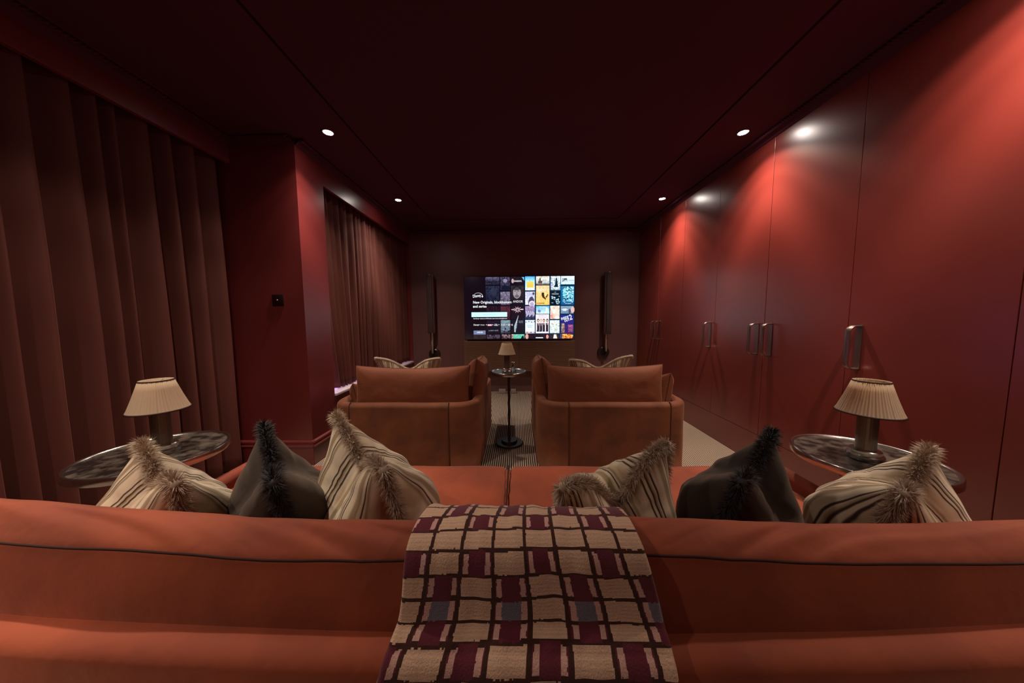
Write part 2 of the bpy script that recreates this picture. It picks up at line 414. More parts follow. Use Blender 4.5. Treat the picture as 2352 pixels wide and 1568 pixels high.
curtain('curtain', XS-.085, YO0+.02, YO1-.005, .488, 2.30, 24, .075, 'rust velvet curtain hanging to the sill in the far window recess', 9, startoff=.14)
# rails
tag(G().box(XL-.11, XL-.07, -1.25, 2.15, 2.345, 2.37).obj('curtain_rail', MT['dark_metal']), 'dark curtain rail hidden behind the near pelmet', 'rail')
tag(G().box(XS-.11, XS-.07, YO0+.01, YO1-.01, 2.30, 2.32).obj('curtain_rail', MT['dark_metal']), 'dark curtain rail behind the far window pelmet', 'rail')

# light switch
sw = thing('light_switch', 'dark square metal toggle light switch on the left return wall', 'switch', (-1.768, YRET, 1.262))
G().box(-.042, .042, -.006, 0, -.042, .042, .0018).obj('plate', MT['dark_metal'], sw, True, angle=30)
G().lathe([(0, -.016), (.004, -.015), (.005, -.006)], 14, axis='y').obj('toggle', MT['bronze'], sw)

# ------------------------------------------------------------------ ribbed media cabinet
cb = thing('media_cabinet', 'wall-hung horizontally ribbed wooden cabinet under the television', 'cabinet', (.037, 4.42, 0))
CX0, CX1, CZ0, CZ1 = -.812, .813, .330, .778
G().box(CX0, CX1, -.105, -.002, CZ0, CZ1, .003).obj('carcass', MT['wood'], cb, False)
for a, b in ((CX0, -.003), (.003, CX1)):
    g = G(); g.box(a, b, -.112, -.105, CZ0, CZ1); nr = 29; hz = (CZ1-CZ0)/nr
    for i in range(nr):
        z = CZ0+hz*i; v = []
        for xx in (a, b):
            for d, zz in ((-.112, z+.002), (-.121, z+.005), (-.121, z+hz-.003), (-.112, z+hz)): v.append((xx, d, zz))
        g.add(v, [(0, 1, 5, 4), (1, 2, 6, 5), (2, 3, 7, 6), (0, 3, 2, 1), (4, 5, 6, 7)])
    g.obj('ribbed_door', MT['wood'], cb, False)
# two small pale boxes on the floor under the cabinet
for xx, ww, l_ in ((-.222, .10, 'left of the two small pale grey floor boxes under the ribbed cabinet'), (-.055, .075, 'right of the two small pale grey floor boxes, seen just behind the table pole')):
    t = thing('floor_box', l_, 'box', (xx, 4.31, 0), group='small pale boxes under the cabinet')
    G().box(-ww/2, ww/2, -.03, .03, 0, .062, .005).obj('body', MT['grey'], t, True, angle=40)
    G().box(-ww/2+.008, ww/2-.008, -.033, -.03, .01, .05, .001).obj('face_plate', MT['grey'], t, False)

# ------------------------------------------------------------------ television
TX0, TX1, TZ0, TZ1, TY = -.764, .845, .809, 1.718, 4.335
tv = thing('television', 'large flat television lit with a streaming menu on the far wall', 'television', ((TX0+TX1)/2, TY, (TZ0+TZ1)/2))
cx, cz = (TX0+TX1)/2, (TZ0+TZ1)/2; hw, hh = (TX1-TX0)/2, (TZ1-TZ0)/2
G().box(-hw-.006, hw+.006, .002, .035, -hh-.006, hh+.006, .003).obj('casing', MT['black'], tv, False)
g = G().box(-.3, .3, .035, .085, -.25, .25); g.obj('wall_mount', MT['dark_metal'], tv, False)
NW, NH = 356, 200
rs = np.random.RandomState(7)
img = np.zeros((NH, NW, 3)); yy, xx = np.mgrid[0:NH, 0:NW]; U_, V_ = xx/NW, yy/NH
def px(x, y): return (x-145)/1420, (y-145)/800
def c3(c): return np.array(srgb(*c))
bgL, bgR = c3((14, 6, 14)), c3((4, 34, 58))
t_ = np.clip((U_-.42)/.35, 0, 1)[..., None]; img[:] = bgL*(1-t_)+bgR*t_
def rect(x0, y0, x1, y1, ca, cb_=None, var=.0, sc=9):
    u0, v0 = px(x0, y0); u1, v1 = px(x1, y1)
    i0, i1, j0, j1 = max(0, int(round(v0*NH))), min(NH, int(round(v1*NH))), max(0, int(round(u0*NW))), min(NW, int(round(u1*NW)))
    if i1 <= i0 or j1 <= j0: return
    g_ = np.linspace(0, 1, i1-i0)[:, None, None]; A, B = c3(ca), c3(cb_ or ca)
    blk = np.broadcast_to(A*(1-g_)+B*g_, (i1-i0, j1-j0, 3)).copy()
    if var:
        h_, w_ = i1-i0, j1-j0; n_ = rs.rand(h_//3+3, w_//3+3); n_ = np.kron(n_, np.ones((3, 3)))
        n_ = (n_+np.roll(n_, 1, 0)+np.roll(n_, 1, 1)+np.roll(n_, -1, 0)+np.roll(n_, -1, 1))/5; n_ = n_[:h_, :w_]
        blk *= (1+var*(n_-.5)*3)[..., None].clip(.05, 3)
    img[i0:i1, j0:j1] = blk
def ell(x, y, rx, ry, c, a=1.0):
    u, v = px(x, y); m_ = ((U_-u)/(rx/1420))**2+((V_-v)/(ry/800))**2 < 1; img[m_] = img[m_]*(1-a)+c3(c)*a
def poly(pts, c):
    P = [px(*p) for p in pts]; m_ = np.zeros((NH, NW), bool); n = len(P)
    for i in range(n):
        (x0, y0), (x1, y1) = P[i], P[(i+1) % n]
        if y0 == y1: continue
        k = ((V_ >= min(y0, y1)) & (V_ < max(y0, y1)) & (U_ < x0+(V_-y0)*(x1-x0)/(y1-y0))); m_ ^= k
    img[m_] = c3(c)
rect(420, 150, 600, 200, (78, 74, 96), (40, 36, 56), .4); rect(420, 200, 600, 245, (24, 24, 42), (36, 34, 52), .5)
rect(420, 262, 600, 500, (30, 34, 54), (20, 22, 36), .45); ell(520, 330, 42, 46, (44, 48, 66), .5)
rect(610, 150, 735, 320, (62, 56, 78), (14, 20, 44), .7); ell(672, 195, 26, 24, (150, 140, 160), .6); rect(630, 262, 720, 312, (16, 20, 36))
rect(610, 335, 735, 505, (104, 98, 118), (72, 62, 84), .5)
rect(430, 520, 600, 690, (34, 18, 30), (24, 12, 22), .4); rect(610, 520, 735, 690, (70, 34, 44), (46, 20, 34), .3)
rect(430, 705, 600, 870, (22, 18, 34), (14, 12, 24), .3)
rect(610, 702, 735, 800, (104, 124, 134), (86, 104, 116), .25); rect(610, 800, 735, 875, (90, 100, 116), (30, 30, 46), .8)
rect(255, 892, 415, 940, (34, 26, 34), (30, 24, 30), .5); rect(430, 888, 600, 940, (64, 54, 70), (54, 42, 56), .7); rect(625, 886, 735, 940, (112, 90, 96), (60, 44, 52), .9)
rect(748, 150, 915, 245, (34, 22, 32), (20, 12, 20), .3); ell(768, 198, 16, 28, (190, 160, 160), .8)
poly([(880, 150), (918, 150), (918, 200), (900, 170)], (80, 170, 230))
rect(748, 262, 915, 500, (44, 36, 44), (22, 14, 22), .2)
ell(822, 350, 50, 72, (150, 140, 146), .8); ell(822, 288, 56, 30, (30, 24, 30), .9); rect(790, 326, 812, 332, (40, 32, 38)); rect(832, 326, 854, 332, (40, 32, 38)); ell(822, 392, 28, 20, (60, 48, 54), .7)
poly([(818, 330), (826, 330), (832, 368), (814, 368)], (110, 100, 106))
rect(748, 515, 915, 690, (26, 14, 26))
for k in range(9):
    a = k*math.pi*2/9; poly([(828+12*math.cos(a+.5), 565+12*math.sin(a+.5)), (828+58*math.cos(a), 565+48*math.sin(a)), (828+12*math.cos(a-.5), 565+12*math.sin(a-.5))], (205, 180, 184))
rect(752, 560, 790, 570, (214, 190, 190)); rect(868, 558, 908, 568, (214, 190, 190)); ell(828, 566, 16, 16, (90, 70, 80))
rect(748, 700, 915, 872, (24, 22, 32), (16, 14, 24), .2)
poly([(838, 640), (842, 642), (826, 710), (816, 790), (800, 860), (784, 850), (786, 770), (806, 720)], (150, 165, 178)); poly([(812, 740), (816, 742), (806, 830), (800, 830)], (60, 70, 84))
rect(750, 885, 918, 940, (96, 182, 158), (80, 160, 140), .2); rect(750, 885, 775, 940, (150, 120, 110), None, .8); poly([(868, 940), (885, 905), (905, 905), (915, 940)], (20, 24, 26))
rect(930, 145, 1055, 205, (60, 160, 235), (150, 200, 235), .15); rect(930, 205, 1055, 320, (130, 190, 235), (196, 214, 226), .15); rect(950, 210, 1040, 284, (244, 186, 72), (238, 172, 60)); rect(950, 292, 1040, 310, (235, 225, 215), None, .4)
rect(1070, 145, 1243, 250, (214, 206, 190), (160, 176, 184), .25); ell(1120, 190, 10, 26, (60, 44, 40)); rect(1100, 200, 1150, 236, (84, 62, 56)); rect(1070, 232, 1243, 250, (118, 108, 106), None, .3); rect(1160, 172, 1236, 180, (222, 216, 208))
rect(1070, 262, 1243, 508, (226, 186, 136), (240, 176, 84), .15)
poly([(1140, 350), (1170, 350), (1176, 400), (1200, 430), (1190, 440), (1150, 410), (1138, 380)], (52, 36, 26)); ell(1158, 362, 12, 15, (40, 26, 22)); poly([(1190, 405), (1218, 365), (1226, 366), (1212, 410), (1192, 415)], (70, 48, 34)); rect(1078, 482, 1180, 494, (150, 112, 70), None, .3)
rect(1257, 145, 1380, 320, (190, 206, 214), (140, 158, 170), .5); poly([(1322, 165), (1336, 165), (1348, 260), (1356, 280), (1296, 280), (1316, 240)], (14, 30, 44)); rect(1266, 284, 1366, 304, (214, 224, 228), None, .5)
rect(1390, 145, 1562, 248, (202, 226, 238), (176, 208, 226), .1); rect(1404, 172, 1470, 218, (96, 104, 118), (150, 166, 180), .8); rect(1484, 196, 1556, 202, (30, 34, 44))
rect(930, 335, 1055, 505, (176, 180, 212), (196, 196, 220), .2); poly([(966, 470), (985, 410), (1020, 395), (1046, 440), (1040, 500), (970, 500)], (66, 60, 84)); ell(1034, 362, 13, 18, (70, 60, 74)); ell(1016, 490, 40, 38, (214, 206, 222), .8); ell(1016, 496, 24, 26, (150, 142, 170), .9)
rect(1257, 337, 1378, 508, (10, 24, 38), (6, 16, 28), .2)
for k in range(26): ell(1262+rs.rand()*112, 395+rs.rand()*105, 4+rs.rand()*7, 3+rs.rand()*6, (180, 220, 230), .8)
rect(1390, 275, 1557, 510, (20, 96, 140), (8, 74, 122), .2); rect(1412, 278, 1552, 470, (110, 180, 205), (70, 140, 175), .9)
for k in range(46): ell(1416+rs.rand()*132, 284+rs.rand()*190, 4+rs.rand()*9, 4+rs.rand()*9, ((190, 235, 245), (20, 70, 110))[k % 2], .7)
rect(930, 520, 1055, 600, (148, 128, 160), (110, 98, 130), .25); rect(930, 600, 1055, 690, (66, 58, 84), (40, 48, 76), .4)
for k in range(8): poly([(938+k*14, 585+(k % 2)*10), (948+k*14, 585+(k % 2)*10), (950+k*14, 650-(k % 3)*12), (940+k*14, 660-(k % 3)*14)], (176, 170, 196))
rect(1070, 520, 1240, 620, (70, 160, 214), (190, 218, 236), .15); ell(1110, 585, 20, 18, (86, 90, 150), .8); ell(1208, 560, 16, 26, (214, 226, 240), .7)
rect(1253, 520, 1375, 690, (228, 196, 176), (214, 170, 156), .25); ell(1302, 592, 22, 26, (244, 226, 214)); ell(1345, 600, 20, 34, (232, 196, 180)); ell(1270, 650, 16, 24, (190, 110, 110), .7); ell(1340, 668, 28, 20, (240, 228, 220))
rect(1390, 525, 1555, 620, (116, 138, 160), (96, 120, 148), .1); rect(1396, 566, 1480, 573, (206, 222, 232)); rect(1412, 556, 1462, 585, (190, 208, 222), None, .2); ell(1502, 590, 16, 30, (60, 58, 80)); ell(1540, 570, 24, 40, (214, 166, 150), .8)
rect(930, 700, 1055, 872, (196, 210, 232), (206, 216, 236), .06)
for k in range(7): ell(940+k*18, 716+rs.rand()*12, 7, 8, ((70, 60, 80), (200, 170, 160))[k % 2]); ell(942+k*17, 858, 8, 8, ((160, 60, 60), (60, 60, 84), (210, 170, 160))[k % 3])
rect(1065, 630, 1238, 872, (222, 218, 228), (214, 206, 220), .05)
for k, xx_ in enumerate((1096, 1132, 1170, 1214)):
    ell(xx_, 704, 15, 22, ((50, 30, 34), (190, 130, 100), (96, 44, 40), (60, 34, 36))[k]); ell(xx_, 708, 8, 12, (226, 186, 172)); poly([(xx_-16, 740), (xx_+16, 740), (xx_+14, 850), (xx_-18, 850)], (40, 34, 44)); poly([(xx_-6, 728), (xx_+8, 728), (xx_+2, 775)], (220, 180, 168))
rect(1250, 703, 1373, 872, (200, 212, 206), (182, 200, 198), .35)
for k in range(16): ell(1262+rs.rand()*100, 716+rs.rand()*105, 8, 9, ((150, 160, 160), (226, 230, 224))[k % 2], .7)
rect(1388, 635, 1553, 880, (26, 34, 120), (50, 24, 84), .15)
rect(1396, 750, 1440, 868, (150, 128, 96), (96, 78, 90), .5); rect(1484, 765, 1550, 860, (150, 76, 110), (90, 50, 96), .5)
rect(930, 885, 1055, 940, (34, 18, 26), None, .3); ell(950, 912, 20, 34, (206, 150, 130), .9)
rect(1065, 885, 1240, 940, (28, 18, 26), None, .3); ell(1215, 916, 16, 26, (214, 140, 130), .9); rect(1068, 926, 1164, 936, (220, 214, 220))
rect(1250, 885, 1375, 940, (40, 32, 36), None, .4); poly([(1292, 940), (1300, 888), (1330, 888), (1344, 940)], (214, 200, 190))
rect(1385, 885, 1410, 940, (40, 50, 90), None, .8); rect(1408, 886, 1550, 940, (236, 150, 60), (210, 110, 50), .9)
rect(234, 598, 694, 656, (176, 244, 250)); rect(258, 832, 414, 884, (98, 108, 140))
rect(440, 751, 495, 773, (236, 140, 160)); 
vs = []; fs = grid_faces(NW+1, NH+1)
for i in range(NW+1):
    for j in range(NH+1): vs.append((-hw+2*hw*i/NW, 0, hh-2*hh*j/NH))
scr = mesh('screen', vs, fs, attr_mat('screen_picture', 1.6), tv, False)
ca = scr.data.color_attributes.new('Col', 'FLOAT_COLOR', 'CORNER')
fc = np.concatenate([img.transpose(1, 0, 2).reshape(-1, 3), np.ones((NW*NH, 1))], 1)
ca.data.foreach_set('color', np.repeat(fc, 4, axis=0).astype(np.float32).ravel())
for p in scr.data.polygons[:1]: pass
TXM = {'w': emis('screen_text_white', (.95, .97, 1), 1.0), 'g': emis('screen_text_grey', (.55, .62, .72), .7), 'd': emis('screen_text_teal', (.22, .45, .50), .8),
       'r': emis('screen_text_red', (.7, .10, .16), .8), 'b': emis('screen_text_blue', (.3, .4, .62), .7), 'k': emis('screen_text_dark', (.03, .03, .05), .5)}
def text(s, x, y, size, mk='w', align='LEFT', rot=0, bold=.0, sx=1.0, parent=None):
    cu = bpy.data.curves.new('lettering', 'FONT'); cu.body = s; cu.size = 1; cu.align_x = align; cu.offset = bold; cu.resolution_u = 3
    o = bpy.data.objects.new('tmp', cu); COL.objects.link(o); bpy.context.view_layer.update()
    me = bpy.data.meshes.new_from_object(o.evaluated_get(bpy.context.evaluated_depsgraph_get())); bpy.data.objects.remove(o); me.name = 'lettering'
    me.materials.clear(); me.materials.append(TXM[mk]); u, v = px(x, y); k = size/800*2*hh
    me.transform(Matrix.Translation((-hw+2*hw*u, -.0015, hh-2*hh*v)) @ Matrix.Rotation(R(rot), 4, 'Y') @ Matrix.Rotation(R(90), 4, 'X') @ Matrix.Diagonal((k*sx, k, k, 1)))
    o = bpy.data.objects.new('lettering', me); COL.objects.link(o); o.parent = parent or scr; return o
text('New Originals, blockbusters', 254, 484, 46, bold=.022, sx=.94); text('and series', 254, 536, 46, bold=.022, sx=.94)
text('SIGN UP NOW', 464, 635, 25, 'd', 'CENTER'); text('Get Disney+ starting at \u00a34.99/month. Learn more at disneyplus.com', 256, 684, 19, bold=.02, sx=.83)
text('LOG IN', 338, 864, 22, align='CENTER', bold=.05)
text('Disney', 254, 410, 52, rot=-8, bold=.015, sx=.75); text('+', 362, 412, 48, bold=.03)
# the arc over the logo
g = G(); pts = []
for k in range(21):
    a = math.pi*(.93-.90*k/20); pts.append((323+58*math.cos(a), 392-44*math.sin(a)))
pp = [(-hw+2*hw*px(*p)[0], -.0015, hh-2*hh*px(*p)[1]) for p in pts]; v = []
for k, p in enumerate(pp):
    w_ = .0012+.0016*k/20; q = Vector((p[0]-pp[10][0], 0, p[2]-(hh-2*hh*px(323, 392)[1]))).normalized()*w_; v += [Vector(p)-q, Vector(p)+q]
g.add(v, [(2*k, 2*k+1, 2*k+3, 2*k+2) for k in range(20)]); g.obj('logo_arc', TXM['w'], scr, False)
xs = 256
text('Disney', 257, 768, 28, bold=.02, sx=.85); text('+', 322, 768, 26, bold=.03); text('PIXAR', 346, 768, 20, sx=1.0); text('+', 416, 768, 26, bold=.03)
text('MARVEL', 467, 769, 19, 'w', 'CENTER', sx=.72, bold=.02); text('+', 500, 768, 26, bold=.03); text('STAR', 549, 758, 13, align='CENTER', bold=.03, sx=1.2); text('WARS', 549, 772, 15, align='CENTER', bold=.03, sx=1.2)
text('+', 580, 768, 26, bold=.03); text('NATIONAL', 614, 758, 13, bold=.01, sx=.9); text('GEOGRAPHIC', 614, 771, 13, bold=.01, sx=.74); text('+', 682, 768, 26, bold=.03); text('ST', 706, 771, 28, bold=.03); text('*', 734, 780, 34, 'r', bold=.04); text('R', 752, 771, 28, bold=.03)
text('A NEW HOPE', 516, 842, 22, 'g', 'CENTER', sx=.95); text('ANDOR', 836, 476, 42, 'w', 'CENTER', sx=.85)
text('KILLERS', 873, 720, 17, 'g', 'CENTER'); text('MOON', 873, 738, 17, 'g', 'CENTER'); text('DAREDEVIL', 838, 212, 26, 'w', 'CENTER', sx=.75, bold=.02)
text('SNOW', 1078, 332, 44, 'w', sx=.9, bold=.01); text('FROZEN', 1158, 546, 24, 'w', 'CENTER', bold=.02); text('DESPERATE', 1152, 656, 26, 'r', 'CENTER', sx=.88); text('HOUSEWIVES', 1152, 676, 22, 'b', 'CENTER', sx=.85)
text('THE', 1317, 352, 12, 'w', 'CENTER'); text('KARDASHIANS', 1317, 375, 16, 'w', 'CENTER', sx=.8, bold=.02); text('THE BEAR', 1480, 498, 18, 'w', 'CENTER'); text('modern', 990, 778, 24, 'b', 'CENTER'); text('family', 990, 800, 24, 'b', 'CENTER')
text('INSIDE', 1398, 706, 46, 'w', rot=-16, bold=.03, sx=.72); text('OUT', 1440, 730, 44, 'w', rot=-16, bold=.03, sx=.72); text('2', 1506, 704, 96, 'w', rot=-14, bold=.02, sx=.8)
text('BLUEY', 1312, 852, 30, 'w', 'CENTER', sx=.8)

# ------------------------------------------------------------------ column speakers
def speaker(x, z0, z1, zd, dx, label):
    t = thing('column_speaker', label, 'speaker', (x, YB, 0), group='slim column speakers beside the television')
    yc = -.10; w_ = .055
    def half(z, r): return [(r*math.cos(a), r*.8*math.sin(a)+yc, z) for a in [math.pi*k/12 for k in range(25)]]
    n = 25; prof = []
    g = G(); g.lathe([(0, z0), (w_, z0), (w_, z1-.004), (w_-.004, z1), (0, z1)], 28, c=(0, yc, 0)); g.obj('body', MT['spk_side'], t, angle=40)
    G().box(-.036, .036, yc-.062, yc-.035, z0+.01, z1-.012, .008).obj('grille', MT['grille'], t, True, angle=40)
    G().box(-.010, .010, yc-.064, yc-.055, z1-.012, z1+.004, .002).obj('badge', MT['steel'], t, False)
    G().lathe([(0, zd), (.019, zd), (.019, z0)], 20, c=(dx*.4, yc, 0)).obj('stem', MT['steel'], t)
    G().tube([(dx*.4, yc, zd+.02), (dx, -.03, zd-.01)], .016, 12).obj('bracket', MT['dark_metal'], t)
    g = G(); g.lathe([(0, -.045), (.070, -.045), (.082, -.036), (.085, 0)], 40, c=(dx, 0, zd-.02), axis='y'); g.obj('wall_plate', MT['dark_metal'], t, angle=35)
    for s_ in (.02,): G().lathe([(0, -.055), (.040, -.055), (.046, -.045)], 28, c=(dx, 0, zd-.02), axis='y').obj('hub', MT['black'], t, angle=35)
speaker(-1.255, .905, 1.750, .60, .010, 'slim dark column speaker mounted on the wall left of the television')
speaker(1.325, .875, 1.765, .62, -.030, 'slim dark column speaker mounted on the wall right of the television')

# ------------------------------------------------------------------ martini tables and lamps
def table(x, y, zt, r, label):
    t = thing('side_table', label, 'table', (x, y, 0), group='round metal side tables')
    G().lathe([(r-.012, zt-.004), (r-.009, zt+.001), (r-.003, zt+.002), (r, zt-.002), (r+.001, zt-.022), (r-.004, zt-.027), (r-.02, zt-.026), (0, zt-.022)], 72).obj('rim', MT['steel'], t, angle=50)
    G().lathe([(0, zt-.003), (r-.012, zt-.003), (r-.012, zt-.02)], 72).obj('glass_top', MT['glass_dark'], t, angle=40)
    G().lathe([(.011, .03), (.011, zt-.024)], 20).obj('pole', MT['dark_metal'], t)
    G().lathe([(0, 0), (.118, 0), (.122, .004), (.120, .014), (.116, .018), (.072, .019), (.070, .024), (.070, .034), (.066, .038), (.016, .040), (.012, .05)], 56).obj('base', MT['dark_metal'], t, angle=30)
    return t
def lamp(x, y, z, k, label, rz=0):
    t = thing('table_lamp', label, 'lamp', (x, y, z), rz, 'small lamps with pleated cream shades')
    q = lambda P: [(a*k, b*k) for a, b in P]
    G().lathe(q([(0, 0), (.043, 0), (.044, .002), (.044, .014), (.042, .017), (.037, .018), (.037, .029), (.034, .032), (0, .033)]), 48).obj('base', MT['steel'], t, angle=30)
    G().lathe(q([(.0235, .031), (.0235, .165)]), 72, rfn=lambda a, r, z_: 1+.035*abs(math.sin(a*12))).obj('column', MT['smoke'], t)
    G().lathe(q([(0, .150), (.060, .150), (.062, .153), (.062, .157), (0, .160)]), 48).obj('collar', MT['steel'], t)
    pr = [(.076, .152), (.070, .166), (.0585, .200), (.050, .228), (.041, .258)]
    rf = lambda a, r, z_: 1+.010*math.sin(a*56)+.006*math.sin(a*23+1)
    sh = G().lathe(q(pr+[(.0395, .258), (.0570, .200), (.0745, .152), (.076, .152)]), 336, rfn=rf).obj('shade', MT['shade'], t)
    for (ra, za, rb, zb) in ((.0768, .1515, .0752, .1560), (.0418, .2545, .0410, .2585)):
        G().lathe(q([(ra, za), (ra+.0010, za), (rb+.0010, zb), (rb, zb), (ra, za)]), 64).obj('shade_band', MT['trimdark'], t)
    G().tube([(math.cos(a)*.012*k, math.sin(a)*.012*k, .245*k) for a in [2*math.pi*i/16 for i in range(16)]], .0012*k, 6, True).obj('shade_ring', MT['steel'], t)
    for a in (0, 2.09, 4.19):
        g = G().tube([(math.cos(a)*.012*k, math.sin(a)*.012*k, .245*k), (math.cos(a)*.042*k, math.sin(a)*.042*k, .254*k)], .001*k, 5); g.obj('shade_spoke', MT['steel'], t)
    return t
ZT = .620
table(-.072, 2.549, .655, .152, 'round steel pedestal table standing in the aisle between the armchairs')
table(1.245, 1.035, ZT, .197, 'round table with dark mirrored top at the right end of the sofa')
table(-1.385, 1.068, ZT, .207, 'round table with dark mirrored top at the left end of the sofa')
lamp(-.086, 2.515, .653, 1.0, 'small cream pleated lamp on the aisle table in front of the television')
lamp(1.226, 1.022, ZT-.002, 1.075, 'small cream pleated lamp on the table at the right end of the sofa')
lamp(-1.353, 1.066, ZT-.002, 1.085, 'small cream pleated lamp on the table at the left end of the sofa')
t = thing('glass_ornament', 'small clear glass and chrome ornament beside the lamp on the aisle table', 'ornament', (-.035, 2.575, .654))
G().lathe([(.0, 0), (.030, 0), (.032, .003), (.014, .030), (.010, .048), (0, .05)], 32).obj('body', MT['glass'], t)
G().lathe([(0, .048), (.010, .050), (.016, .060), (.017, .068), (.012, .078), (0, .082)], 24).obj('ball_knob', MT['steel'], t)

# ------------------------------------------------------------------ upholstery helpers
def resample(path, step):
    out = [Vector(path[0])]; 
    for a, b in zip(path, path[1:]):
        a, b = Vector(a), Vector(b); n = max(1, int((b-a).length/step))
        for i in range(1, n+1): out.append(a+(b-a)*i/n)
    return out
def ucorner(pts, r, n=8):
    out = [Vector(pts[0])]
    for i in range(1, len(pts)-1):
        p, a, b = Vector(pts[i]), Vector(pts[i-1]), Vector(pts[i+1]); ta, tb = (a-p).normalized()*r, (b-p).normalized()*r
        for k in range(n+1):
            t = k/n; out.append((p+ta)*(1-t)**2+p*2*t*(1-t)+(p+tb)*t*t)
    out.append(Vector(pts[-1])); return out
def shell(name, path, th, zfun, zb, mt, parent, step=.05, wob=.003):
    """upholstered wall: plan path (x,y), half thickness th, rounded top at zfun(p)"""
    P = resample(path, step); n = len(P); v = []
    sec = []
    for k in range(9):
        a = math.pi*k/8; sec.append((math.cos(a)*th, 'top', math.sin(a)*th*.8))
    sec = [(th, 'bot', 0), (th*1.02, 'mid', .33), (th*1.01, 'mid', .7)]+sec+[(-th*1.01, 'mid', .7), (-th*1.02, 'mid', .33), (-th, 'bot', 0)]
    m_ = len(sec)
    for i, p in enumerate(P):
        t = (P[min(i+1, n-1)]-P[max(i-1, 0)]).normalized(); nr = Vector((t.y, -t.x)); zt = zfun(p)-th*.8
        for d, kind, h in sec:
            z = zb if kind == 'bot' else zb+(zt-zb)*h if kind == 'mid' else zt+h
            q = p+nr*(d+wob*nz(p.x*4, p.y*4, z*4)); v.append((q.x, q.y, z+wob*nz(p.x*3, p.y*3, 7)))
    f = grid_faces(n, m_)
    f = [tuple(reversed(q)) for q in f]
    f += [tuple(range(m_)), tuple(reversed([(n-1)*m_+k for k in range(m_)]))]
    for i in range(n-1): f.append((i*m_, i*m_+m_-1, (i+1)*m_+m_-1, (i+1)*m_))
    return mesh(name, v, f, mt, parent)
def cushion(name, sx, sy, sz, mt, parent, loc=(0, 0, 0), rot=(0, 0, 0), p=.35, crown=.25, corner=.06, wr=.006, seed=0, res=22, pinch=0):
    """soft boxy cushion, half sizes sx,sy,sz; superellipsoid with crown"""
    v = []; f = []
    bm = bmesh.new(); bmesh.ops.create_cube(bm, size=2); bmesh.ops.subdivide_edges(bm, edges=bm.edges[:], cuts=res, use_grid_fill=True)
    for w in bm.verts:
        a, b, c = w.co
        d = Vector((a, b, c)); k = (abs(a)**(1/p*2)+abs(b)**(1/p*2)+abs(c)**(1/p*2))**(p/2)
        q = d/k if k > 0 else d
        x_, y_, z_ = q
        z_ *= 1-crown+crown*(1-min(1, x_*x_))*(1-min(1, y_*y_))**.5 if crown else 1
        if pinch: z_ *= max(.12, 1-pinch*(max(abs(x_), abs(y_)))**5)
        X, Y, Z = x_*sx, y_*sy, z_*sz
        e = wr*(nz(X*7, Y*7, Z*7+seed)+.5*nz(X*16, Y*16, Z*16+seed))
        w.co = Vector((X, Y, Z))+q.normalized()*e
    bm.verts.index_update(); g = G().add([w.co[:] for w in bm.verts], [[q.index for q in fc_.verts] for fc_ in bm.faces]); bm.free()
    o = g.obj(name, mt, parent); o.location = loc; o.rotation_euler = rot; return o

# ------------------------------------------------------------------ armchairs
def armchair(x, y, mir, label):
    t = thing('armchair', label, 'armchair', (x, y, 0), 0, 'rust velvet armchairs facing the screen')
    hw_, dp, zt = .545, 1.0, .512
    path = ucorner([(-hw_+.035, dp), (-hw_+.035, .035), (hw_-.035, .035), (hw_-.035, dp)], .16, 10)
    shell('frame', path, .038, lambda p: zt-.012*smooth01((p.y-.2)/.8), .006, MT['chair'], t, .04, .004)
    # back panel flap, off centre toward the wall side
    a, b = (-.385, .33) if mir > 0 else (-.33, .385)
    g = G(); nx, nzz = 20, 12; v = []
    for i in range(nx+1):
        for j in range(nzz+1):
            u_, w_ = i/nx, j/nzz; e = min(1, min(u_, 1-u_)*nx*.9); v.append((a+(b-a)*u_, -.004-.007*e+.003*nz(u_*3, w_*3, 2+x), .05+(zt-.035-.05)*w_))
    v2 = [(p[0], .01, p[2]) for p in v]; n0 = len(v); g.add(v, [tuple(reversed(q)) for q in grid_faces(nx+1, nzz+1)])
    g.obj('back_panel', MT['chair'], t)
    for s_ in (a, b): G().tube([(s_, -.006, .05+i*.04) for i in range(11)]+[(s_, -.005, .492), (s_, .012, .512), (s_, .03, .516)], .0035, 6).obj('seam', MT['seam_soft'], t)
    cushion('seat_cushion', .455, .46, .095, MT['chair_cushion'], t, (0, .53, .315), p=.3, crown=.2)
    G().box(-.47, .47, .08, .97, .035, .23, .02).obj('seat_base', MT['chair'], t, True, angle=40)
    for lx in (-.45, .45):
        for ly in (.08, .92): G().lathe([(.022, 0), (.026, .04)], 16, c=(lx, ly, 0)).obj('foot', MT['dark_metal'], t)
    return t
armchair(-.822, 2.045, 1, 'rust velvet low armchair left of the aisle table, nearer the window curtain')
armchair(.700, 2.045, -1, 'rust velvet low armchair right of the aisle table, nearer the wardrobes')
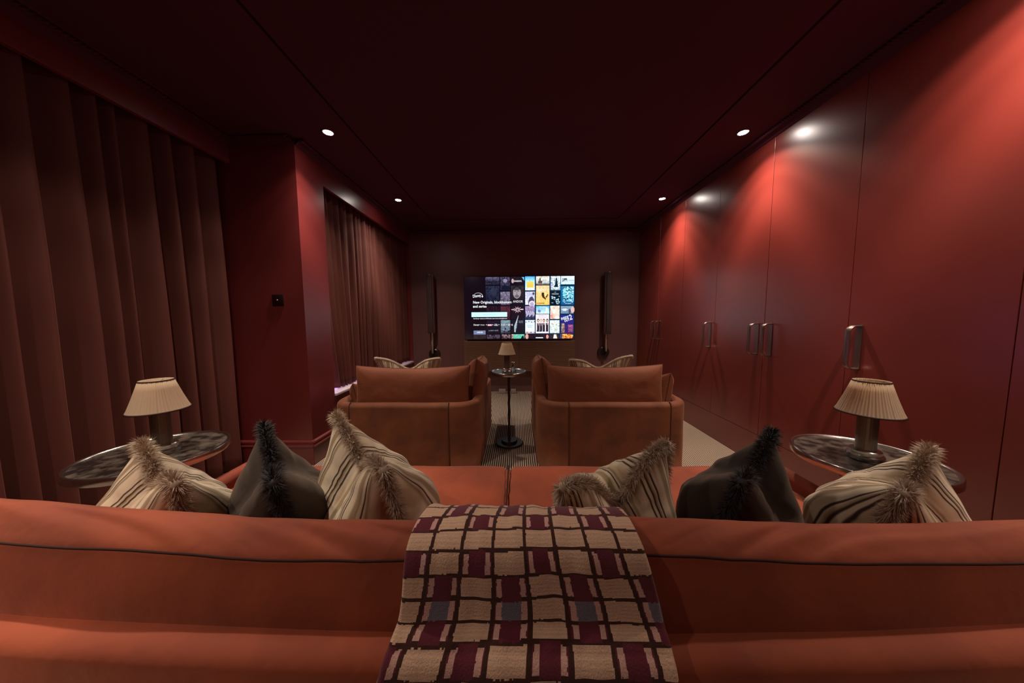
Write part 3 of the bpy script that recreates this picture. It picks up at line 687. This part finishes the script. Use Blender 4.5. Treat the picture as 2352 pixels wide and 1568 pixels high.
def knife(name, hx, hz, th, mt, parent, seed, sag=.015, wr=.006):
    """flat pillow with a sewn edge and pointed corners; local x across, y thickness, z up"""
    n = 34; v = []; f = []
    for sgn in (1, -1):
        b = len(v)
        for i in range(n+1):
            for j in range(n+1):
                u, w = math.sin((-1+2*i/n)*math.pi/2), math.sin((-1+2*j/n)*math.pi/2)
                t = th*max(0, (1-abs(u)**5)*(1-abs(w)**4))**.5
                k = 1-.035*(1-w*w); k2 = 1-.05*(1-u*u)
                X, Z = u*hx*k, w*hz*k2-sag*(1-u*u)*max(0, w)
                cr_ = 0
                for cx_, cz_ in ((-1, 1), (1, 1), (-1, -1), (1, -1)):
                    d_ = math.hypot((u-cx_)*hx/hz*.8, w-cz_); an = math.atan2(w-cz_, u-cx_)
                    cr_ += .010*math.sin(an*13+seed+cx_)*math.exp(-(d_/.42)**2)*min(1, d_*4)
                q = wr*(nz(X*6, Z*6, seed+sgn)+.6*nz(X*13, Z*13, seed-sgn))
                v.append((X, sgn*(t+(cr_+q)*(t/th)), Z))
        fs_ = grid_faces(n+1, n+1); f += [tuple(b+k for k in (q if sgn > 0 else reversed(q))) for q in fs_]
    o = mesh(name, v, f, MT[mt], parent)
    per = [(-1+2*i/30, 1) for i in range(30)]+[(1, 1-2*i/30) for i in range(30)]+[(1-2*i/30, -1) for i in range(30)]+[(-1, -1+2*i/30) for i in range(30)]
    pts = [(u*hx*(1-.035*(1-w*w)), 0, w*hz*(1-.05*(1-u*u))-sag*(1-u*u)*max(0, w)) for u, w in per]
    G().tube(pts, .0032, 6, True).obj('seam', MT['seam_soft'], o)
    return o
def vcush(x, y, z, sx, sz, th, rx, rz, label, seed, ry=0, group='plain rust velvet armchair cushions', sag=.015):
    o = knife('back_cushion', sx, sz, th, 'chair_cushion', None, seed, sag); o.location = (x, y, z); o.rotation_euler = (rx, ry, rz)
    tag(o, label, 'cushion', group); return o
vcush(-.797, 2.20, .585, .440, .178, .085, R(-5), R(0), 'wide rust velvet back cushion in the left armchair', 3)
vcush(.660, 2.20, .585, .440, .178, .085, R(-5), R(0), 'wide rust velvet back cushion in the right armchair', 8)
vcush(-.345, 2.50, .585, .235, .205, .085, R(8), R(90), 'rust velvet cushion standing against the aisle arm of the left armchair', 12, ry=R(4))
vcush(.222, 2.50, .590, .235, .205, .085, R(-8), R(90), 'rust velvet cushion standing against the aisle arm of the right armchair', 17, ry=R(4))
vcush(-1.272, 2.42, .46, .20, .135, .07, R(-14), R(97), 'rust velvet cushion slumped against the window-side arm of the left armchair', 22, ry=R(8))
vcush(1.155, 2.40, .50, .20, .165, .065, R(12), R(84), 'rust velvet cushion against the wardrobe-side arm of the right armchair', 27, ry=R(10))

# ------------------------------------------------------------------ fringed scatter cushions
def pillow(label, A, B, C, D, th, chop, mt, fm, seed, uvrot=0, group=None, fl=.026, nstr=15000, bulge=0.0, creaseback=.3, rise=0):
    """four corners: A,B top (ears), C under A, D under B; chop = depth of the karate dent"""
    A, B, C, D = map(Vector, (A, B, C, D)); c0 = (C+D)/2
    rnd = random.Random(seed)
    t = thing('scatter_cushion', label, 'cushion', tuple(c0), 0, group)
    A, B, C, D = A-c0, B-c0, C-c0, D-c0
    nn = ((B-A).cross(A-C)).normalized()
    upv = ((A+B)/2-(C+D)/2).normalized(); wid = (B-A).length
    def outline(u, v):      # u,v in [-1,1]
        # soft inward pull of the edges between the corners
        uu = u*(1-.10*(1-v*v)*(1)); vv = v*(1-.07*(1-u*u))
        a, b = (uu+1)/2, (vv+1)/2
        P = C*(1-a)*(1-b)+D*a*(1-b)+A*(1-a)*b+B*a*b
        w = max(0, b-.25)/.75
        dent = chop*math.exp(-(u/.42)**2)*w**1.3
        P = P-upv*dent
        # ears draw together as the middle sinks
        P = P-(B-A)*.5*u*0.10*w
        return P
    def thick(u, v, sg):
        e = ((1-abs(u)**3.2)*(1-abs(v)**3.2)); tt = th*max(0, e)**.55
        w = smooth01((v+.2)/1.2)
        tt *= .42+.58*smooth01((1.02-v)/1.25)
        if sg > 0: tt *= 1-creaseback*math.exp(-(u/.22)**2)*w
        return tt
    n = 44; verts = []; uvs = []; faces = []
    for sgn in (1, -1):
        base = len(verts)
        for i in range(n+1):
            for j in range(n+1):
                u, v = -1+2*i/n, -1+2*j/n
                # pack samples toward the edges
                u = math.sin(u*math.pi/2); v = math.sin(v*math.pi/2)
                P = outline(u, v); tk = thick(u, v, sgn)
                # radiating creases from the dent
                ang = math.atan2(v-.75, u+.0001); rr = math.hypot(u, v-.75)
                cr_ = .007*math.sin(ang*11+seed)*math.exp(-rr*1.2)*min(1, rr*3)*(tk/th)
                wv = .006*nz(u*2.5+seed, v*2.5, sgn*3)*(tk/th)
                Q = P+nn*(sgn*(tk+cr_+wv))+upv*(rise*(tk/th)*smooth01((v+.1)/1.0)*math.exp(-(u/.55)**2) if sgn < 0 else 0)
                verts.append(Q); uvs.append(((u+1)/2 if not uvrot else (v+1)/2, (v+1)/2 if not uvrot else (u+1)/2))
        fs_ = grid_faces(n+1, n+1); 
        faces += [tuple(base+k for k in (q if sgn < 0 else reversed(q))) for q in fs_]
    cov = mesh('cover', verts, faces, MT[mt], t, uvs=uvs)
    # brush fringe round the edge: cord and strands
    per = []
    m_ = 60
    for i in range(m_): per.append((-1+2*i/m_, 1))
    for i in range(m_): per.append((1, 1-2*i/m_))
    for i in range(m_): per.append((1-2*i/m_, -1))
    for i in range(m_): per.append((-1, -1+2*i/m_))
    pts = [outline(*p) for p in per]
    G().tube(pts, .0105, 8, True).obj('fringe_tape', MT[fm], t)
    g = G(); v = []; f = []; N_ = len(pts)
    cen = outline(0, -.1)
    for s_ in range(nstr):
        q = rnd.random()*N_; i = int(q) % N_; k = q-int(q); p = pts[i].lerp(pts[(i+1) % N_], k)
        tg = (pts[(i+1) % N_]-pts[i]).normalized(); out = tg.cross(nn); 
        if out.dot(p-cen) < 0: out = -out
        a = rnd.gauss(0, .95); d = (out*math.cos(a)+nn*math.sin(a)+tg*rnd.gauss(0, .28)).normalized()
        Ln = fl*rnd.uniform(.65, 1.12); w_ = tg*.0008 if rnd.random() < .5 else nn*.0008
        mid = p+d*Ln*.55; tip = p+d*Ln+Vector((0, 0, -.006*rnd.random())); b = len(v)
        v += [p-w_, p+w_, mid+w_, mid-w_, tip]; f += [(b, b+1, b+2, b+3), (b+3, b+2, b+4)]
    g.add(v, f); o = g.obj('fringe', MT[fm], t, False); o['kind'] = 'stuff'
    return t
GS, GD = 'striped fringed scatter cushions', 'dark velvet fringed scatter cushions'
pillow('cream striped cushion with taupe fringe at the left end of the sofa', (-.955, .705, .815), (-.665, .540, .795), (-1.09, .80, .47), (-.75, .64, .46), .135, .07, 'stripe', 'fringe', 11, group=GS, rise=.02)
pillow('dark olive velvet cushion with black fringe on the left, between two striped ones', (-.700, .780, .835), (-.480, .545, .79), (-.78, .90, .47), (-.50, .66, .46), .120, .06, 'dark_velvet', 'fringe_dark', 12, group=GD, rise=.02)
pillow('cream striped cushion with tall taupe-fringed corner, right of the left dark cushion', (-.525, .812, .855), (-.262, .560, .81), (-.52, .92, .47), (-.22, .67, .46), .140, .08, 'stripe', 'fringe', 13, group=GS, rise=.03)
pillow('cream striped cushion dented into a deep V, right of the patterned throw', (.075, .550, .785), (.375, .700, .815), (.09, .73, .46), (.44, .85, .46), .125, .14, 'stripe', 'fringe', 14, group=GS, rise=.13, creaseback=.15)
pillow('dark olive velvet cushion with black fringe on the right, between two striped ones', (.437, .560, .79), (.645, .730, .835), (.44, .70, .46), (.72, .86, .47), .125, .08, 'dark_velvet', 'fringe_dark', 15, group=GD, rise=.03)
pillow('cream striped cushion with taupe fringe at the right end of the sofa', (.712, .530, .785), (.965, .682, .815), (.75, .66, .46), (1.08, .78, .47), .135, .08, 'stripe', 'fringe', 16, group=GS, rise=.04)
pillow('striped fringed cushion peeking over the left armchair back', (-1.225, 2.44, .790), (-.620, 2.44, .785), (-1.17, 2.62, .44), (-.68, 2.62, .44), .10, .11, 'stripe', 'fringe', 17, group=GS, fl=.020, nstr=6000)
pillow('striped fringed cushion peeking over the right armchair back', (.412, 2.44, .765), (.985, 2.44, .800), (.46, 2.62, .44), (.93, 2.62, .44), .10, .10, 'stripe', 'fringe', 18, group=GS, fl=.020, nstr=6000)

# ------------------------------------------------------------------ the sofa in front of the camera
SCX = -.04
sf = thing('sofa', 'wide burnt-orange velvet sofa seen from behind in the foreground', 'sofa', (SCX, .38, 0))
def ybk(x): return .020*min(1.6, (x/.8)**2)     # back bows away at its ends
def zsof(p): 
    return .642+(.500-.642)*smooth01((p.y-.06)/.30)
pp = []
hwS = 1.17
path = [(-hwS+.035, .90), (-hwS+.035, .17)]+[(-1.09+.02, .085), (-.97, .05)]+[(-.9+.1*i, ybk(-.9+.1*i)+.020) for i in range(19)]+[(.97, .05), (1.09-.02, .085), (hwS-.035, .17), (hwS-.035, .90)]
shell('frame', path, .030, zsof, .04, MT['sofa'], sf, .03, .004)
# back cushion: lofted section, crest with diagonal creases
SEC0 = [(.040, .560), (.024, .600), (.020, .650), (.026, .700), (.036, .735), (.040, .750), (.050, .760), (.068, .770), (.088, .773), (.108, .764), (.124, .735), (.135, .68), (.138, .60), (.13, .52), (.10, .49), (.06, .50)]
SEC = []; NS_ = len(SEC0)
for i in range(NS_):
    p0, p1, p2, p3 = [Vector(SEC0[(i+k) % NS_]) for k in (-1, 0, 1, 2)]
    m_ = 6 if 4 <= i <= 9 else 2
    for k in range(m_):
        t = k/m_; SEC.append(.5*((2*p1)+(p2-p0)*t+(2*p0-5*p1+4*p2-p3)*t*t+(3*p1-p0-3*p2+p3)*t**3))
IS = min(range(len(SEC)), key=lambda k: (SEC[k]-Vector(SEC0[5])).length)
XS_ = [-.91, -.65, -.41, -.10, .19, .27, .46, .54, .76, .92]
ZS_ = np.interp
def zseam(x): return float(np.interp(x, [-.83, -.59, -.37, -.16, .25, .52, .85], [.746, .747, .733, .738, .750, .730, .721]))
def zcrest(x): return float(np.interp(x, [-.904, -.645, -.405, -.10, .268, .543, .757, .918], [.788, .780, .766, .767, .773, .758, .750, .755]))
nu = 260; v = []; seam = []
for i in range(nu+1):
    x_ = -1.08+2.16*i/nu; e = smooth01((1.08-abs(x_))/.07); yo = ybk(x_)+.012
    zs = sum(zseam(x_+d) for d in (-.06, 0, .06))/3; zc_ = sum(zcrest(x_+d) for d in (-.06, 0, .06))/3
    for j, (a, z) in enumerate(SEC):
        if z <= .75: zz = .60+(z-.60)*(zs-.60)/.150 if z > .60 else z
        else: zz = zs+(z-.750)*(zc_-zs)/.023
        if j > IS and z <= .75 and z > .60: zz = .60+(z-.60)*(zs-.60)/.150
        w_ = math.exp(-((a-.075)/.034)**2)*(z > .70)
        ph = x_*15+(a-.05)*(75 if x_ < 0 else -75)+2.8*nz(x_*2.6, 4, 1)
        cr_ = .0080*(abs(math.sin(ph))**.7-.6)*w_*(.55+.6*nz(x_*3, 9, 2))+.0012*math.sin(ph*2.7)*w_
        yy_ = yo+.08+(a-.08)*(.25+.75*e); zz = .64+(zz-.64)*(.55+.45*e)+cr_
        v.append((x_, yy_-cr_*.4+.004*nz(x_*5, z*6, 3), zz))
    seam.append(Vector(v[-len(SEC)+IS])+Vector((0, .0005, .0)))
ns_ = len(SEC); f = []
for i in range(nu):
    for j in range(ns_): f.append((i*ns_+j, (i+1)*ns_+j, (i+1)*ns_+(j+1) % ns_, i*ns_+(j+1) % ns_))
f = [tuple(reversed(q)) for q in f]; f += [tuple(range(ns_)), tuple(reversed([nu*ns_+j for j in range(ns_)]))]
o = mesh('back_cushion', v, [tuple(reversed(q)) for q in f], MT['sofa'], sf)
G().tube(seam, .0022, 6).obj('piping', MT['seam'], o)
for s_, sg in ((-.553, -1), (.553, 1)):
    # boxy seat cushion: nearly square at the centre seam, rounded at the outer front corner
    n_u, n_v = 40, 30; v = []; hx_, y0_, y1_, zc_, hz_ = .553, .07, .915, .380, .085
    ring = 22
    for i in range(n_u+1):
        u = -1+2*i/n_u; inner = (u*sg < 0); e = max(0, abs(u)-(.985 if inner else .93))/(.015 if inner else .07); sh = math.sqrt(max(0, 1-e*e))
        for k in range(ring*4):
            a = 2*math.pi*k/(ring*4); ca_, sa_ = math.cos(a), math.sin(a); q = (abs(ca_)**5.5+abs(sa_)**2.6)
            q = max(abs(ca_), abs(sa_)) and 1/((abs(ca_)**9+abs(sa_)**4)**(1/6)); yy_, zz = ca_*q, sa_*q
            yy_ = max(-1, min(1, yy_)); zz = max(-1, min(1, zz))
            x_ = s_+u*hx_; crown = .012*(1-u*u)*(1-yy_*yy_) if zz > 0 else 0
            puck = .004*math.sin(yy_*30+sg)*math.exp(-(abs(x_)/.06)**2)
            Y = (y0_+y1_)/2+yy_*(y1_-y0_)/2*(.97+.03*sh); Z = zc_+zz*hz_*(.80+.20*sh if inner else .55+.45*sh)+crown+puck+.003*nz(x_*5, Y*5, 2)
            v.append((x_, Y, Z))
    m_ = ring*4
    f = [(i*m_+k, (i+1)*m_+k, (i+1)*m_+(k+1) % m_, i*m_+(k+1) % m_) for i in range(n_u) for k in range(m_)]
    f += [tuple(range(m_)), tuple(reversed([n_u*m_+k for k in range(m_)]))]
    mesh('seat_cushion', v, [tuple(reversed(q)) for q in f], MT['sofa'], sf)
G().tube([(0, .09+i*.04, .4615) for i in range(20)]+[(0, .89, .458), (0, .908, .436)], .003, 6).obj('seam', MT['seam'], sf)
G().box(-1.11, 1.11, .08, .86, .04, .30, .02).obj('seat_base', MT['sofa'], sf, True, angle=40)
for lx in (-1.08, 1.08):
    for ly in (.08, .84): G().lathe([(.022, 0), (.026, .045)], 16, c=(lx, ly, 0)).obj('foot', MT['dark_metal'], sf)

# ------------------------------------------------------------------ patterned throw over the sofa back
prof = [(.600, .50), (.575, .58), (.56, .68), (.53, .735), (.50, .773), (.465, .789), (.432, .786), (.408, .766), (.397, .72), (.388, .685), (.368, .667), (.350, .635), (.342, .5), (.340, .24)]
# smooth the profile (Catmull-Rom) and walk it by arc length
PR = []
for i in range(len(prof)-1):
    p0, p1, p2, p3 = [Vector(prof[max(0, min(len(prof)-1, k))]) for k in (i-1, i, i+1, i+2)]
    for k in range(20):
        t = k/20; PR.append(.5*((2*p1)+(p2-p0)*t+(2*p0-5*p1+4*p2-p3)*t*t+(3*p1-p0-3*p2+p3)*t**3))
PR.append(Vector(prof[-1])); cum = [0]
for a, b in zip(PR, PR[1:]): cum.append(cum[-1]+(b-a).length)
def at_s(s):
    s = max(0, min(cum[-1]-1e-6, s)); k = int(np.searchsorted(cum, s)) or 1; t = (s-cum[k-1])/(cum[k]-cum[k-1])
    p = PR[k-1].lerp(PR[k], t); tg = (PR[k]-PR[k-1]).normalized(); return p, Vector((-tg.y, tg.x)) if True else None
# arc position of the crest reference (y=.465)
kc = min(range(len(PR)), key=lambda k: abs(PR[k].x-.465)+(0 if PR[k].y > .75 else 9)); SC0 = cum[kc]
COLB = [-.145, -.093, -.043, .013, .065, .117, .170]
CW = .0525
# rows by name from the crest down the back; B beige, M maroon with narrow beige sides, G blue-grey
ROWS = {0: 'BMBMBMBM', 1: 'MBMBMBMB', 2: 'BBBBBBBB', 3: 'MBMBMBMB', 4: 'BMBMBMBM', 5: 'BGBGBGBG', 6: 'BMBMBMBM', 7: 'MBMBMBMB', 8: 'BBBBBBBB', 9: 'MBMBMBMB', 10: 'BMBMBMBM', 11: 'BMBMBMBM'}
RB = [.150, .181, .212, .243, .274, .3005, .328, .3535, .3752, .3975, .4241, .4547, .4862, .5119, .5425, .578, .614, .65, .686, .722, .758, .794, .83, .866, .902, .938, .974]      # arc positions of the row lines
R0 = 6      # index of row 0's start in RB
beige, pink, maroon, line_, grey = [np.array(srgb(*c)) for c in ((204, 164, 138), (204, 156, 144), (98, 30, 46), (60, 26, 16), (112, 102, 116))]
nu, nv = 300, 640; v = []; W2 = .172
sarr = np.linspace(0, cum[-1]-1e-5, nv+1)
cols = np.zeros((nu, nv, 4), np.float32); cols[..., 3] = 1
for i in range(nu+1):
    u = -1+2*i/nu
    for j, s in enumerate(sarr):
        p, nr = at_s(s)
        if nr.y < 0 and p.y > .5: nr = nr
        wob = .0035*nz(u*3, s*9, 1)+.003*nz(u*8, s*14, 5)
        spread = 1+.20*max(0, (s-SC0)/.25)
        shift = .004*math.sin(s*30)
        au = abs(u); edge = max(0, (au-.955)/.045); off = .006-.013*edge**2
        x_ = (.0125+W2*spread*u*(1 if au < .955 else 1)-W2*spread*math.copysign(max(0, au-.955)*.6, u))+shift
        # outward normal: away from the cushion (up on the crest, toward the viewer on the back)
        n2 = Vector((nr.x, nr.y)); 
        if (p-Vector((.47, .60))).dot(n2) < 0: n2 = -n2
        q = p+n2*(off+wob)
        v.append((x_, q.x, q.y))
for i in range(nu):
    u = -1+2*(i+.5)/nu
    for j in range(nv):
        s = (sarr[j]+sarr[j+1])/2
        xw = .0125+W2*u+.0018*nz(u*2, s*11, 9)+.0006*nz(u*30, s*160, 4)
        sw_ = s+.0022*nz(u*4, s*8, 12)+.0006*nz(u*40, s*60, 2)+.0025*math.sin(u*2.2+1)
        cf = (xw-.013)/(.0425+.0075*min(1, max(0, (s-.33)/.21)))+4; ci = math.floor(cf); cfr = cf-ci
        sw_ += .005; ri = int(np.searchsorted(RB, sw_))-1; rfr = (sw_-RB[max(ri, 0)])/(RB[min(ri+1, len(RB)-1)]-RB[max(ri, 0)]+1e-9); ri -= R0
        row = ROWS.get(ri) or ('MBMBMBMB', 'BMBMBMBM')[ri % 2]
        ch = row[ci % 8]
        if cfr < .055 or cfr > .945: c = line_
        elif ch == 'B': c = beige if .07 < rfr < .93 else line_
        else:
            nar = .24
            if cfr < nar or cfr > 1-nar:
                c = pink if .10 < rfr < .90 and (.09 < cfr < .91) else (line_ if rfr > .9 or rfr < .1 else maroon)
            else: c = grey if (ch == 'G' and .1 < rfr < .9) else maroon
        cols[i, j, :3] = c*(1+  .08*math.sin(j*1.9+2*nz(i*.02, j*.1, 0))*(ch == 'B')+.14*(random.random()-.5))
thr = mesh('throw_blanket', v, grid_faces(nu+1, nv+1), attr_mat('woven_check_wool', None, .95))
ca = thr.data.color_attributes.new('Col', 'FLOAT_COLOR', 'CORNER')
ca.data.foreach_set('color', np.repeat(cols.reshape(-1, 4), 4, axis=0).ravel())
bsdf(thr.data.materials[0]).inputs['Sheen Weight'].default_value = .25
add_bump(thr.data.materials[0], 420, .5, .002, 2)
so = thr.modifiers.new('thick', 'SOLIDIFY'); so.thickness = .008; so.offset = 0
tag(thr, 'maroon and beige check woven throw draped over the middle of the sofa back', 'throw')
